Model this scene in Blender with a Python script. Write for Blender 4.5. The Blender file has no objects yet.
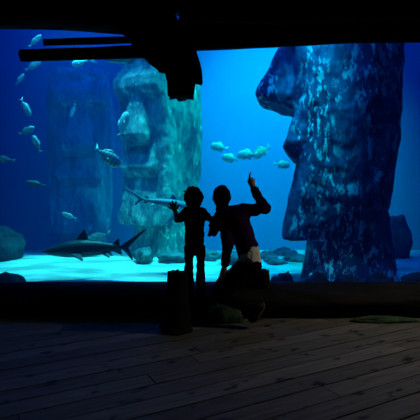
import bpy, bmesh, math, random
import numpy as np
from mathutils import Vector, Matrix, noise

sc = bpy.context.scene
col = sc.collection

# ------------------------------------------------------------------ camera
F = 450.0                                   # focal length in pixels of a 420 px frame
PITCH = math.atan(23.0 / F)
CAM = Vector((0.0, 0.0, 1.2))
cd = bpy.data.cameras.new('camera')
cd.sensor_width = 36.0
cd.lens = 36.0 * F / 420.0
cam = bpy.data.objects.new('camera', cd)
cam.location = CAM
cam.rotation_euler = (math.pi / 2 - PITCH, 0, 0)
col.objects.link(cam)
sc.camera = cam

# ------------------------------------------------------------------ world, exposure
w = bpy.data.worlds.new('world')
w.use_nodes = True
w.node_tree.nodes['Background'].inputs[0].default_value = (0, 0, 0, 1)
w.node_tree.nodes['Background'].inputs[1].default_value = 0.0
sc.world = w
sc.view_settings.view_transform = 'Standard'
sc.view_settings.look = 'None'
sc.view_settings.exposure = 0.0
sc.view_settings.gamma = 1.0
sc.view_settings.use_curve_mapping = False

# ------------------------------------------------------------------ lamps
def spot(name, loc, aim, watts, color, angle=60, blend=0.8, radius=0.25):
    l = bpy.data.lights.new(name, 'SPOT')
    l.energy = watts
    l.color = color
    l.spot_size = math.radians(angle)
    l.spot_blend = blend
    l.shadow_soft_size = radius
    o = bpy.data.objects.new(name, l)
    o.location = loc
    d = Vector(aim) - Vector(loc)
    o.rotation_euler = d.to_track_quat('-Z', 'Y').to_euler()
    col.objects.link(o)
    return o

def area(name, loc, aim, watts, color, sx, sy):
    l = bpy.data.lights.new(name, 'AREA')
    l.energy = watts
    l.color = color
    l.shape = 'RECTANGLE'
    l.size, l.size_y = sx, sy
    o = bpy.data.objects.new(name, l)
    o.location = loc
    d = Vector(aim) - Vector(loc)
    o.rotation_euler = d.to_track_quat('-Z', 'Y').to_euler()
    col.objects.link(o)
    return o

# tank lamps over the water, one weak room spot, and added fill lights
spot('tank_lamp_backdrop', (1.9, 8.8, 7.2), (1.9, 14.0, 2.4), 9600, (0.0, 0.66, 0.92), 78, 1.0, 0.5)
spot('tank_lamp_statue', (3.3, 8.1, 6.6), (-0.6, 9.2, 1.6), 2900, (0.0, 0.98, 0.84), 42, 0.7, 0.2)
spot('tank_lamp_sand', (-1.8, 7.3, 6.8), (-1.9, 7.6, 0.0), 3200, (0.06, 0.93, 1.0), 44, 0.9, 0.3)
spot('tank_lamp_rubble', (0.7, 7.3, 6.8), (0.6, 7.6, 0.0), 2000, (0.0, 0.90, 1.0), 34, 0.8, 0.3)
spot('tank_lamp_face', (1.15, 4.95, 5.9), (1.33, 5.85, 3.0), 3000, (0.0, 0.70, 1.0), 19, 1.0, 0.10)
spot('tank_fill_side', (-0.6, 5.2, 6.9), (1.7, 6.4, 1.2), 1200, (0.0, 0.20, 1.0), 60, 1.0, 0.3)  # added blue fill for the shaded side of the near statue
spot('tank_fill_fish', (-2.0, 5.2, 6.6), (-2.2, 8.0, 2.0), 800, (0.0, 0.34, 1.0), 56, 1.0, 0.3)  # added fill to brighten the left fish and the far statue
area('tank_fill_top', (0, 9.5, 7.3), (0, 9.5, 0), 520, (0.0, 0.11, 1.0), 12, 8)  # added overhead fill, an overall blue ambient for the tank
spot('room_lamp', (2.8, 3.45, 2.2), (1.6, 3.5, 0.2), 72, (1.0, 0.93, 0.74), 104, 1.0, 0.10)
spot('room_fill_blue', (-1.5, 1.2, 3.2), (-1.2, 3.2, 0), 7, (0.22, 0.62, 1.0), 90, 1.0, 0.2)  # added bluish fill for the left floor, no actual fixture

# ------------------------------------------------------------------ helpers
def P(px, py, Y):
    """World point that the photograph shows at (px, py) when it stands at depth Y."""
    x = (px - 210.0) / F
    y = (210.0 - py) / F
    c, s = math.cos(PITCH), math.sin(PITCH)
    d = Vector((x, c + y * s, -s + y * c))
    return CAM + d * (Y / d.y)

def link(o, parent=None):
    col.objects.link(o)
    if parent is not None:
        o.parent = parent
    return o

def mesh_obj(name, verts, faces, mat, parent=None, smooth=True):
    me = bpy.data.meshes.new(name)
    me.from_pydata([tuple(v) for v in verts], [], [tuple(f) for f in faces])
    me.materials.append(mat)
    if smooth:
        me.polygons.foreach_set('use_smooth', [True] * len(me.polygons))
    me.update()
    return link(bpy.data.objects.new(name, me), parent)

def empty(name, loc):
    o = bpy.data.objects.new(name, None)
    o.location = loc
    o.empty_display_size = 0.1
    return link(o)

def tag(o, label, cat, group=None, kind=None):
    o['label'] = label
    o['category'] = cat
    if group:
        o['group'] = group
    if kind:
        o['kind'] = kind
    return o

def struct(o):
    o['kind'] = 'structure'
    return o

def box(name, lo, hi, mat, parent=None):
    x0, y0, z0 = lo
    x1, y1, z1 = hi
    v = [(x0, y0, z0), (x1, y0, z0), (x1, y1, z0), (x0, y1, z0), (x0, y0, z1), (x1, y0, z1), (x1, y1, z1), (x0, y1, z1)]
    f = [(0, 3, 2, 1), (4, 5, 6, 7), (0, 1, 5, 4), (1, 2, 6, 5), (2, 3, 7, 6), (3, 0, 4, 7)]
    return mesh_obj(name, v, f, mat, parent, smooth=False)

# ---- signed distance modelling ----
class Field:
    """A sampled distance field; primitives are melted together, then turned into one surface."""
    def __init__(self, lo, hi, h):
        self.lo = np.array(lo, float)
        self.h = h
        n = np.ceil((np.array(hi, float) - self.lo) / h).astype(int) + 1
        self.ax = [self.lo[i] + h * np.arange(n[i]) for i in range(3)]
        self.V = np.full(n, 10.0)

    def _sub(self, lo, hi, m):
        s = []
        for i in range(3):
            a = int(max(0, math.floor((lo[i] - m - self.lo[i]) / self.h)))
            b = int(min(len(self.ax[i]), math.ceil((hi[i] + m - self.lo[i]) / self.h) + 1))
            if b <= a:
                b = a + 1
            s.append(slice(a, b))
        X = self.ax[0][s[0]][:, None, None]
        Y = self.ax[1][s[1]][None, :, None]
        Z = self.ax[2][s[2]][None, None, :]
        return tuple(s), X, Y, Z

    def _mix(self, s, d, k):
        a = self.V[s]
        if k <= 0:
            self.V[s] = np.minimum(a, d)
            return
        h = np.clip(0.5 + 0.5 * (a - d) / k, 0, 1)
        self.V[s] = a * (1 - h) + d * h - k * h * (1 - h)

    def cap(self, a, b, ra, rb=None, k=0.02, sq=(1, 1, 1)):
        if rb is None:
            rb = ra
        a = np.array(a, float)
        b = np.array(b, float)
        R = max(ra, rb) / min(sq)
        s, X, Y, Z = self._sub(np.minimum(a, b) - R, np.maximum(a, b) + R, k * 1.5 + 0.03)
        q = np.array(sq, float)
        ba = (b - a) * q
        px, py, pz = (X - a[0]) * q[0], (Y - a[1]) * q[1], (Z - a[2]) * q[2]
        bb = float(ba @ ba) + 1e-12
        t = np.clip((px * ba[0] + py * ba[1] + pz * ba[2]) / bb, 0, 1)
        d = np.sqrt((px - ba[0] * t) ** 2 + (py - ba[1] * t) ** 2 + (pz - ba[2] * t) ** 2) - (ra + (rb - ra) * t)
        self._mix(s, d, k)

    def ell(self, c, r, k=0.02, sub=False):
        c = np.array(c, float)
        r = np.array(r, float)
        s, X, Y, Z = self._sub(c - r, c + r, k * 1.5 + 0.03)
        q = np.sqrt(((X - c[0]) / r[0]) ** 2 + ((Y - c[1]) / r[1]) ** 2 + ((Z - c[2]) / r[2]) ** 2)
        d = (q - 1) * r.min()
        if sub:
            self._cut(s, d, k)
        else:
            self._mix(s, d, k)

    def _cut(self, s, d, k):
        a = self.V[s]
        b = -d
        k = max(k, 1e-5)
        h = np.clip(0.5 - 0.5 * (a - b) / k, 0, 1)
        self.V[s] = a * (1 - h) + b * h + k * h * (1 - h)

    def plane(self, p, n):
        """Keep only the side the normal points away from."""
        n = np.array(n, float)
        n /= np.linalg.norm(n)
        X, Y, Z = self.ax[0][:, None, None], self.ax[1][None, :, None], self.ax[2][None, None, :]
        d = (X - p[0]) * n[0] + (Y - p[1]) * n[1] + (Z - p[2]) * n[2]
        self.V = np.maximum(self.V, d)

    def surface(self):
        V = self.V
        V[0], V[-1], V[:, 0], V[:, -1], V[:, :, 0], V[:, :, -1] = (1.0,) * 6
        ins = V < 0
        nx, ny, nz = V.shape
        cells = np.zeros((nx - 1, ny - 1, nz - 1), int)
        for i in (0, 1):
            for j in (0, 1):
                for k in (0, 1):
                    cells += ins[i:nx - 1 + i, j:ny - 1 + j, k:nz - 1 + k]
        act = (cells > 0) & (cells < 8)
        idx = -np.ones(act.shape, int)
        I = np.argwhere(act)
        idx[act] = np.arange(len(I))
        acc = np.zeros((len(I), 3))
        cnt = np.zeros(len(I))
        corners = [(i, j, k) for i in (0, 1) for j in (0, 1) for k in (0, 1)]
        for a in corners:
            for ax in range(3):
                if a[ax]:
                    continue
                b = list(a)
                b[ax] = 1
                va = V[I[:, 0] + a[0], I[:, 1] + a[1], I[:, 2] + a[2]]
                vb = V[I[:, 0] + b[0], I[:, 1] + b[1], I[:, 2] + b[2]]
                m = (va < 0) != (vb < 0)
                t = np.where(m, va / np.where(m, va - vb, 1), 0)
                p = np.array(a, float)[None, :].repeat(len(I), 0)
                p[:, ax] += t
                acc += p * m[:, None]
                cnt += m
        verts = self.lo + (I + acc / cnt[:, None]) * self.h
        faces = []
        for ax in range(3):
            u, v = (ax + 1) % 3, (ax + 2) % 3
            sl0 = [slice(1, -1)] * 3
            sl0[ax] = slice(0, -1)
            sl1 = [slice(1, -1)] * 3
            sl1[ax] = slice(1, None)
            A, B = ins[tuple(sl0)], ins[tuple(sl1)]
            for flip, m in ((False, A & ~B), (True, ~A & B)):
                E = np.argwhere(m)
                if not len(E):
                    continue
                off = np.ones(3, int)
                off[ax] = 0
                E = E + off
                eu = np.zeros(3, int)
                eu[u] = 1
                ev = np.zeros(3, int)
                ev[v] = 1
                g = lambda Q: idx[Q[:, 0], Q[:, 1], Q[:, 2]]
                q = np.stack([g(E - eu - ev), g(E - ev), g(E), g(E - eu)], 1)
                if flip:
                    q = q[:, ::-1]
                faces.append(q)
        return verts, np.concatenate(faces)

    def obj(self, name, mat, parent=None, rough=0.0, scale=8.0, seed=0.0, smooth_iter=1):
        v, f = self.surface()
        if smooth_iter:
            e = np.concatenate([f[:, [0, 1]], f[:, [1, 2]], f[:, [2, 3]], f[:, [3, 0]]])
            for _ in range(smooth_iter):
                acc = np.zeros_like(v)
                c = np.zeros(len(v))
                np.add.at(acc, e[:, 0], v[e[:, 1]])
                np.add.at(c, e[:, 0], 1)
                np.add.at(acc, e[:, 1], v[e[:, 0]])
                np.add.at(c, e[:, 1], 1)
                v = 0.5 * v + 0.5 * acc / np.maximum(c, 1)[:, None]
        if parent is not None:
            v = v - np.array(parent.location)
        me = bpy.data.meshes.new(name)
        me.from_pydata(v.tolist(), [], f.tolist())
        me.materials.append(mat)
        me.polygons.foreach_set('use_smooth', [True] * len(me.polygons))
        me.update()
        if rough:
            co = []
            for vv in me.vertices:
                p = vv.co * scale + Vector((seed, seed * 1.7, -seed))
                co.append(vv.co + vv.normal * (noise.fractal(p, 0.8, 2.1, 4) * rough))
            for vv, c in zip(me.vertices, co):
                vv.co = c
            me.update()
        return link(bpy.data.objects.new(name, me), parent)

# ------------------------------------------------------------------ materials
def new_mat(name):
    m = bpy.data.materials.new(name)
    m.use_nodes = True
    nt = m.node_tree
    return m, nt, nt.nodes['Principled BSDF']

def noise_mat(name, c0, c1, scale=6.0, lo=0.35, hi=0.65, rough=0.8, bump=0.3, stretch=(1, 1, 1), detail=6, spec=0.3, bump_scale=None):
    m, nt, b = new_mat(name)
    tc = nt.nodes.new('ShaderNodeTexCoord')
    mp = nt.nodes.new('ShaderNodeMapping')
    mp.inputs['Scale'].default_value = stretch
    nt.links.new(tc.outputs['Object'], mp.inputs['Vector'])
    n = nt.nodes.new('ShaderNodeTexNoise')
    n.inputs['Scale'].default_value = scale
    n.inputs['Detail'].default_value = detail
    n.inputs['Roughness'].default_value = 0.6
    nt.links.new(mp.outputs[0], n.inputs['Vector'])
    r = nt.nodes.new('ShaderNodeValToRGB')
    r.color_ramp.elements[0].position = lo
    r.color_ramp.elements[0].color = (*c0, 1)
    r.color_ramp.elements[1].position = hi
    r.color_ramp.elements[1].color = (*c1, 1)
    nt.links.new(n.outputs['Fac'], r.inputs['Fac'])
    nt.links.new(r.outputs['Color'], b.inputs['Base Color'])
    b.inputs['Roughness'].default_value = rough
    b.inputs['Specular IOR Level'].default_value = spec
    if bump:
        bp = nt.nodes.new('ShaderNodeBump')
        bp.inputs['Strength'].default_value = bump
        bp.inputs['Distance'].default_value = 0.03
        if bump_scale:
            n2 = nt.nodes.new('ShaderNodeTexNoise')
            n2.inputs['Scale'].default_value = bump_scale
            n2.inputs['Detail'].default_value = 4
            nt.links.new(mp.outputs[0], n2.inputs['Vector'])
            nt.links.new(n2.outputs['Fac'], bp.inputs['Height'])
        else:
            nt.links.new(n.outputs['Fac'], bp.inputs['Height'])
        nt.links.new(bp.outputs[0], b.inputs['Normal'])
    return m

def statue_mat(name, dark, mid, flake, flake_lo=0.56, streak=(3.0, 3.0, 0.8), flake_scale=3.2, patch_scale=1.7, patch_lo=0.42):
    """Weathered stone: two mottled tones with vertical runs, and pale flakes where the coating has come off."""
    m, nt, b = new_mat(name)
    N = nt.nodes.new
    tc = N('ShaderNodeTexCoord')
    mp = N('ShaderNodeMapping')
    mp.inputs['Scale'].default_value = streak
    nt.links.new(tc.outputs['Object'], mp.inputs['Vector'])
    n1 = N('ShaderNodeTexNoise')
    n1.inputs['Scale'].default_value = 1.3
    n1.inputs['Detail'].default_value = 8
    n1.inputs['Roughness'].default_value = 0.7
    nt.links.new(mp.outputs[0], n1.inputs['Vector'])
    r1 = N('ShaderNodeValToRGB')
    r1.color_ramp.elements[0].position = 0.38
    r1.color_ramp.elements[0].color = (*dark, 1)
    r1.color_ramp.elements[1].position = 0.62
    r1.color_ramp.elements[1].color = (*mid, 1)
    nt.links.new(n1.outputs['Fac'], r1.inputs['Fac'])
    mp2 = N('ShaderNodeMapping')
    mp2.inputs['Scale'].default_value = (1.6, 1.6, 0.75)
    nt.links.new(tc.outputs['Object'], mp2.inputs['Vector'])
    n2 = N('ShaderNodeTexNoise')
    n2.inputs['Scale'].default_value = flake_scale
    n2.inputs['Detail'].default_value = 5
    n2.inputs['Roughness'].default_value = 0.68
    nt.links.new(mp2.outputs[0], n2.inputs['Vector'])
    r2 = N('ShaderNodeValToRGB')
    r2.color_ramp.elements[0].position = flake_lo
    r2.color_ramp.elements[0].color = (0, 0, 0, 1)
    r2.color_ramp.elements[1].position = flake_lo + 0.05
    r2.color_ramp.elements[1].color = (1, 1, 1, 1)
    nt.links.new(n2.outputs['Fac'], r2.inputs['Fac'])
    mp4 = N('ShaderNodeMapping')
    mp4.inputs['Scale'].default_value = (1.0, 1.0, 0.45)
    nt.links.new(tc.outputs['Object'], mp4.inputs['Vector'])
    n4 = N('ShaderNodeTexNoise')
    n4.inputs['Scale'].default_value = patch_scale
    n4.inputs['Detail'].default_value = 3
    nt.links.new(mp4.outputs[0], n4.inputs['Vector'])
    r4 = N('ShaderNodeMapRange')
    r4.inputs['From Min'].default_value = patch_lo
    r4.inputs['From Max'].default_value = patch_lo + 0.14
    nt.links.new(n4.outputs['Fac'], r4.inputs['Value'])
    mm = N('ShaderNodeMath')
    mm.operation = 'MULTIPLY'
    nt.links.new(r2.outputs['Color'], mm.inputs[0])
    nt.links.new(r4.outputs['Result'], mm.inputs[1])
    mx = N('ShaderNodeMix')
    mx.data_type = 'RGBA'
    nt.links.new(mm.outputs[0], mx.inputs['Factor'])
    nt.links.new(r1.outputs['Color'], mx.inputs['A'])
    mx.inputs['B'].default_value = (*flake, 1)
    nt.links.new(mx.outputs['Result'], b.inputs['Base Color'])
    b.inputs['Roughness'].default_value = 0.9
    b.inputs['Specular IOR Level'].default_value = 0.1
    bp = N('ShaderNodeBump')
    bp.inputs['Strength'].default_value = 0.5
    bp.inputs['Distance'].default_value = 0.05
    nt.links.new(n1.outputs['Fac'], bp.inputs['Height'])
    nt.links.new(bp.outputs[0], b.inputs['Normal'])
    return m

def plain(name, c, rough=0.7, spec=0.3):
    m, nt, b = new_mat(name)
    b.inputs['Base Color'].default_value = (*c, 1)
    b.inputs['Roughness'].default_value = rough
    b.inputs['Specular IOR Level'].default_value = spec
    return m

def plank_mat():
    m, nt, b = new_mat('floor planks')
    N = nt.nodes.new
    geo = N('ShaderNodeNewGeometry')
    tc = N('ShaderNodeTexCoord')
    mp = N('ShaderNodeMapping')
    mp.inputs['Rotation'].default_value = (0, 0, -math.radians(28))
    mp2 = N('ShaderNodeMapping')
    mp2.inputs['Scale'].default_value = (1.2, 14, 1)
    nt.links.new(tc.outputs['Object'], mp.inputs['Vector'])
    nt.links.new(mp.outputs[0], mp2.inputs['Vector'])
    n = N('ShaderNodeTexNoise')
    n.inputs['Scale'].default_value = 2.5
    n.inputs['Detail'].default_value = 8
    nt.links.new(mp2.outputs[0], n.inputs['Vector'])
    r = N('ShaderNodeValToRGB')
    r.color_ramp.elements[0].position = 0.3
    r.color_ramp.elements[0].color = (0.085, 0.075, 0.060, 1)
    r.color_ramp.elements[1].position = 0.7
    r.color_ramp.elements[1].color = (0.17, 0.152, 0.122, 1)
    nt.links.new(n.outputs['Fac'], r.inputs['Fac'])
    # each board its own tone
    rr = N('ShaderNodeMapRange')
    rr.inputs['To Min'].default_value = 0.65
    rr.inputs['To Max'].default_value = 1.2
    nt.links.new(geo.outputs['Random Per Island'], rr.inputs['Value'])
    mul = N('ShaderNodeMix')
    mul.data_type = 'RGBA'
    mul.blend_type = 'MULTIPLY'
    mul.inputs['Factor'].default_value = 1.0
    nt.links.new(r.outputs['Color'], mul.inputs['A'])
    nt.links.new(rr.outputs['Result'], mul.inputs['B'])
    # knots and dark spots
    mp3 = N('ShaderNodeMapping')
    mp3.inputs['Scale'].default_value = (1.0, 1.7, 1)
    nt.links.new(mp.outputs[0], mp3.inputs['Vector'])
    vo = N('ShaderNodeTexNoise')
    vo.inputs['Scale'].default_value = 5.5
    vo.inputs['Detail'].default_value = 2
    nt.links.new(mp3.outputs[0], vo.inputs['Vector'])
    r3 = N('ShaderNodeValToRGB')
    r3.color_ramp.elements[0].position = 0.61
    r3.color_ramp.elements[0].color = (1, 1, 1, 1)
    r3.color_ramp.elements[1].position = 0.70
    r3.color_ramp.elements[1].color = (0.12, 0.12, 0.15, 1)
    nt.links.new(vo.outputs['Fac'], r3.inputs['Fac'])
    mul2 = N('ShaderNodeMix')
    mul2.data_type = 'RGBA'
    mul2.blend_type = 'MULTIPLY'
    mul2.inputs['Factor'].default_value = 1.0
    nt.links.new(mul.outputs['Result'], mul2.inputs['A'])
    nt.links.new(r3.outputs['Color'], mul2.inputs['B'])
    nt.links.new(mul2.outputs['Result'], b.inputs['Base Color'])
    b.inputs['Roughness'].default_value = 0.75
    b.inputs['Specular IOR Level'].default_value = 0.15
    bp = N('ShaderNodeBump')
    bp.inputs['Strength'].default_value = 0.25
    bp.inputs['Distance'].default_value = 0.01
    nt.links.new(n.outputs['Fac'], bp.inputs['Height'])
    nt.links.new(bp.outputs[0], b.inputs['Normal'])
    return m

def water_mat():
    m = bpy.data.materials.new('water')
    m.use_nodes = True
    nt = m.node_tree
    nt.nodes.clear()
    out = nt.nodes.new('ShaderNodeOutputMaterial')
    s = nt.nodes.new('ShaderNodeVolumeScatter')
    s.inputs['Color'].default_value = (0.01, 0.30, 1.0, 1)
    s.inputs['Density'].default_value = 0.045
    s.inputs['Anisotropy'].default_value = 0.0
    a = nt.nodes.new('ShaderNodeVolumeAbsorption')
    a.inputs['Color'].default_value = (0.12, 0.72, 0.91, 1)
    a.inputs['Density'].default_value = 0.10
    ad = nt.nodes.new('ShaderNodeAddShader')
    nt.links.new(s.outputs[0], ad.inputs[0])
    nt.links.new(a.outputs[0], ad.inputs[1])
    nt.links.new(ad.outputs[0], out.inputs['Volume'])
    return m

def glass_mat():
    m = bpy.data.materials.new('aquarium glass')
    m.use_nodes = True
    nt = m.node_tree
    nt.nodes.clear()
    out = nt.nodes.new('ShaderNodeOutputMaterial')
    t = nt.nodes.new('ShaderNodeBsdfTransparent')
    t.inputs[0].default_value = (0.97, 0.99, 1.0, 1)
    g = nt.nodes.new('ShaderNodeBsdfGlossy')
    g.inputs['Roughness'].default_value = 0.02
    fr = nt.nodes.new('ShaderNodeFresnel')
    fr.inputs['IOR'].default_value = 1.2
    mx = nt.nodes.new('ShaderNodeMixShader')
    nt.links.new(fr.outputs[0], mx.inputs[0])
    nt.links.new(t.outputs[0], mx.inputs[1])
    nt.links.new(g.outputs[0], mx.inputs[2])
    nt.links.new(mx.outputs[0], out.inputs['Surface'])
    return m

M_floor = plank_mat()
M_wall = noise_mat('dark room wall', (0.015, 0.015, 0.018), (0.03, 0.03, 0.034), 3, bump=0.1)
M_tank = noise_mat('blue tank wall', (0.02, 0.20, 0.42), (0.025, 0.23, 0.47), 0.5, bump=0.0)
M_sand = noise_mat('tank sand', (0.45, 0.45, 0.42), (0.85, 0.85, 0.80), 1.6, 0.40, 0.56, bump=0.4, stretch=(0.6, 1.6, 1), rough=0.95, spec=0.1)
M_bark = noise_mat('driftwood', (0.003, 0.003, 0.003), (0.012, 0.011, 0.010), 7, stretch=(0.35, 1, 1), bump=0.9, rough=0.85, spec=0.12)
M_lit_patch = noise_mat('lit_patch_green', (0.008, 0.022, 0.012), (0.045, 0.085, 0.042), 14, bump=0.8, rough=0.95)  # green of the lit patches along the ledge base
M_rock = noise_mat('tank rock', (0.04, 0.07, 0.09), (0.16, 0.24, 0.26), 4, bump=0.6, rough=0.95, spec=0.1)
M_dark_rock = noise_mat('dark tank rock', (0.012, 0.02, 0.03), (0.05, 0.07, 0.09), 5, bump=0.6, rough=0.95, spec=0.1)
M_moai_near = statue_mat('dark weathered statue', (0.012, 0.022, 0.065), (0.060, 0.10, 0.21), (0.55, 0.70, 0.76), 0.525, streak=(6.0, 6.0, 2.2), flake_scale=8.0, patch_lo=0.43)
M_moai_mid = statue_mat('algae covered statue', (0.018, 0.075, 0.12), (0.24, 0.40, 0.40), (0.46, 0.70, 0.62), 0.56, streak=(3.0, 3.0, 1.4), flake_scale=5.0)
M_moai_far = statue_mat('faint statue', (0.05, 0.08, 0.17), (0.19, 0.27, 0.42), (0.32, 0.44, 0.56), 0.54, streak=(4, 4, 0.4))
M_fish = noise_mat('silver fish', (0.40, 0.50, 0.49), (0.62, 0.72, 0.68), 9, bump=0.0, rough=0.45, spec=0.5)
M_fish_dark = noise_mat('dark fish', (0.05, 0.08, 0.10), (0.12, 0.17, 0.20), 9, bump=0.0, rough=0.5)
M_skin = plain('skin', (0.55, 0.30, 0.19), 0.6)
M_hair = noise_mat('dark hair', (0.003, 0.0025, 0.002), (0.009, 0.007, 0.005), 60, bump=0.5, rough=0.8, spec=0.08)
M_purple = noise_mat('purple knit', (0.020, 0.003, 0.032), (0.036, 0.006, 0.055), 90, bump=0.4, rough=0.95, spec=0.04)
M_white = noise_mat('white cotton', (0.70, 0.68, 0.62), (0.80, 0.78, 0.72), 20, bump=0.2, rough=0.9, spec=0.1)
M_black = noise_mat('dark trousers', (0.003, 0.003, 0.005), (0.007, 0.007, 0.010), 40, bump=0.2, rough=0.95, spec=0.04)
M_tee = noise_mat('dark striped shirt', (0.003, 0.003, 0.005), (0.009, 0.009, 0.013), 4, stretch=(0.01, 0.01, 12), bump=0.0, rough=0.95, spec=0.04)
M_shoe = plain('dark shoe leather', (0.008, 0.007, 0.006), 0.7, 0.1)
M_sole = plain('tan sole', (0.09, 0.065, 0.042), 0.8)
M_water = water_mat()
M_glass = glass_mat()

def striped_fish_mat():
    m, nt, b = new_mat('striped fish')
    N = nt.nodes.new
    tc = N('ShaderNodeTexCoord')
    wv = N('ShaderNodeTexWave')
    wv.inputs['Scale'].default_value = 2.6
    wv.inputs['Distortion'].default_value = 0.6
    r = N('ShaderNodeValToRGB')
    r.color_ramp.elements[0].position = 0.35
    r.color_ramp.elements[0].color = (0.48, 0.60, 0.60, 1)
    r.color_ramp.elements[1].position = 0.6
    r.color_ramp.elements[1].color = (0.80, 0.90, 0.86, 1)
    nt.links.new(tc.outputs['Object'], wv.inputs['Vector'])
    nt.links.new(wv.outputs['Fac'], r.inputs['Fac'])
    nt.links.new(r.outputs['Color'], b.inputs['Base Color'])
    b.inputs['Roughness'].default_value = 0.5
    return m
M_fish_striped = striped_fish_mat()

def shark_mat(name, dark, pale):
    """Dark back, pale belly: the animal's own colouring, by height on its body."""
    m, nt, b = new_mat(name)
    N = nt.nodes.new
    tc = N('ShaderNodeTexCoord')
    sp = N('ShaderNodeSeparateXYZ')
    r = N('ShaderNodeValToRGB')
    mr = N('ShaderNodeMapRange')
    mr.inputs['From Min'].default_value = -0.12
    mr.inputs['From Max'].default_value = 0.12
    r.color_ramp.elements[0].position = 0.22
    r.color_ramp.elements[0].color = (*pale, 1)
    r.color_ramp.elements[1].position = 0.40
    r.color_ramp.elements[1].color = (*dark, 1)
    nt.links.new(tc.outputs['Object'], sp.inputs[0])
    nt.links.new(sp.outputs['Z'], mr.inputs['Value'])
    nt.links.new(mr.outputs['Result'], r.inputs['Fac'])
    nt.links.new(r.outputs['Color'], b.inputs['Base Color'])
    b.inputs['Roughness'].default_value = 0.5
    return m
M_shark = shark_mat('grey shark', (0.010, 0.016, 0.030), (0.08, 0.12, 0.15))
M_shark_pale = shark_mat('blue grey shark', (0.13, 0.24, 0.30), (0.16, 0.26, 0.32))

# ------------------------------------------------------------------ the room and the tank
def build_floor():
    """Plank floor: every board a strip with small gaps, running 28 degrees off the window."""
    a = math.radians(28)
    u = Vector((math.cos(a), math.sin(a), 0))
    n = Vector((-math.sin(a), math.cos(a), 0))
    bm = bmesh.new()
    rng = random.Random(4)
    wd, gap, L = 0.165, 0.010, 3.4
    for i in range(-28, 45):
        c = i * wd
        off = rng.uniform(0, L)
        for j in range(-4, 4):
            s0 = j * L + off
            pts = [u * s0 + n * c, u * (s0 + L - 0.006) + n * c, u * (s0 + L - 0.006) + n * (c + wd - gap), u * s0 + n * (c + wd - gap)]
            dz = rng.uniform(-0.002, 0.002)
            top = [bm.verts.new((p.x, p.y + 1.0, dz)) for p in pts]
            bot = [bm.verts.new((p.x, p.y + 1.0, -0.03)) for p in pts]
            bm.faces.new(top)
            for k in range(4):
                bm.faces.new((top[k], bot[k], bot[(k + 1) % 4], top[(k + 1) % 4]))
    for co, no in (((0, 4.7, 0), (0, 1, 0)), ((0, -3, 0), (0, -1, 0)), ((5.5, 0, 0), (1, 0, 0)), ((-5.5, 0, 0), (-1, 0, 0))):
        bmesh.ops.bisect_plane(bm, geom=bm.verts[:] + bm.edges[:] + bm.faces[:], plane_co=co, plane_no=no, clear_outer=True)
    me = bpy.data.meshes.new('floor')
    bm.to_mesh(me)
    bm.free()
    me.materials.append(M_floor)
    return struct(link(bpy.data.objects.new('floor', me)))
build_floor()
struct(box('floor_joists', (-5.5, -3, -0.12), (5.5, 4.7, -0.032), M_wall))
struct(box('ceiling', (-5.5, -3, 3.3), (5.5, 4.72, 3.4), M_wall))
struct(box('wall_left', (-5.6, -3, -0.12), (-5.5, 4.72, 3.3), M_wall))
struct(box('wall_right', (5.5, -3, -0.12), (5.6, 4.72, 3.3), M_wall))
struct(box('wall_back', (-5.5, -3.1, -0.12), (5.5, -3.0, 3.3), M_wall))
struct(box('wall_front', (-5.5, 4.62, 2.95), (5.5, 4.72, 3.3), M_wall))
struct(box('trim_1', (-5.5, 4.62, -0.12), (5.5, 4.72, 0.20), M_wall))
TX, TY, TZ = 7.5, 14.0, 7.5
struct(box('window_1', (-5.5, 4.655, 0.20), (5.5, 4.685, 2.95), M_glass))
struct(box('wall_far', (-TX, TY, -0.9), (TX, TY + 0.1, TZ), M_tank))
struct(box('wall_tank_left', (-TX - 0.1, 4.72, -0.9), (-TX, TY, TZ), M_tank))
struct(box('wall_tank_right', (TX, 4.72, -0.9), (TX + 0.1, TY, TZ), M_tank))
struct(box('wall_tank_front', (-TX, 4.72, 3.4), (TX, 4.8, TZ), M_wall))
struct(box('ceiling_tank', (-TX, 4.72, TZ), (TX, TY, TZ + 0.1), M_wall))
struct(box('water', (-TX + 0.001, 4.721, -0.95), (TX - 0.001, TY - 0.001, TZ - 0.02), M_water))

def sand_z(x, y):
    p = Vector((x * 0.35, y * 0.5, 3.3))
    z = -0.14 + 0.05 * noise.noise(p) + 0.025 * noise.noise(Vector((x * 1.1, y * 2.2, 9.1)))
    if y > 8.6:
        z -= 0.12 * (y - 8.6)
    return z

def build_sand():
    nx, ny = 110, 90
    v, f = [], []
    for j in range(ny + 1):
        y = 4.73 + (TY - 4.73) * j / ny
        for i in range(nx + 1):
            x = -TX + 2 * TX * i / nx
            v.append((x, y, sand_z(x, y)))
    for j in range(ny):
        for i in range(nx):
            a = j * (nx + 1) + i
            f.append((a, a + 1, a + nx + 2, a + nx + 1))
    return struct(mesh_obj('ground', v, f, M_sand))
build_sand()

# ------------------------------------------------------------------ stone head statues
def lerp_tab(z, tab):
    zs = [t[0] for t in tab]
    return np.interp(z, zs, [t[1] for t in tab])

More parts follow.
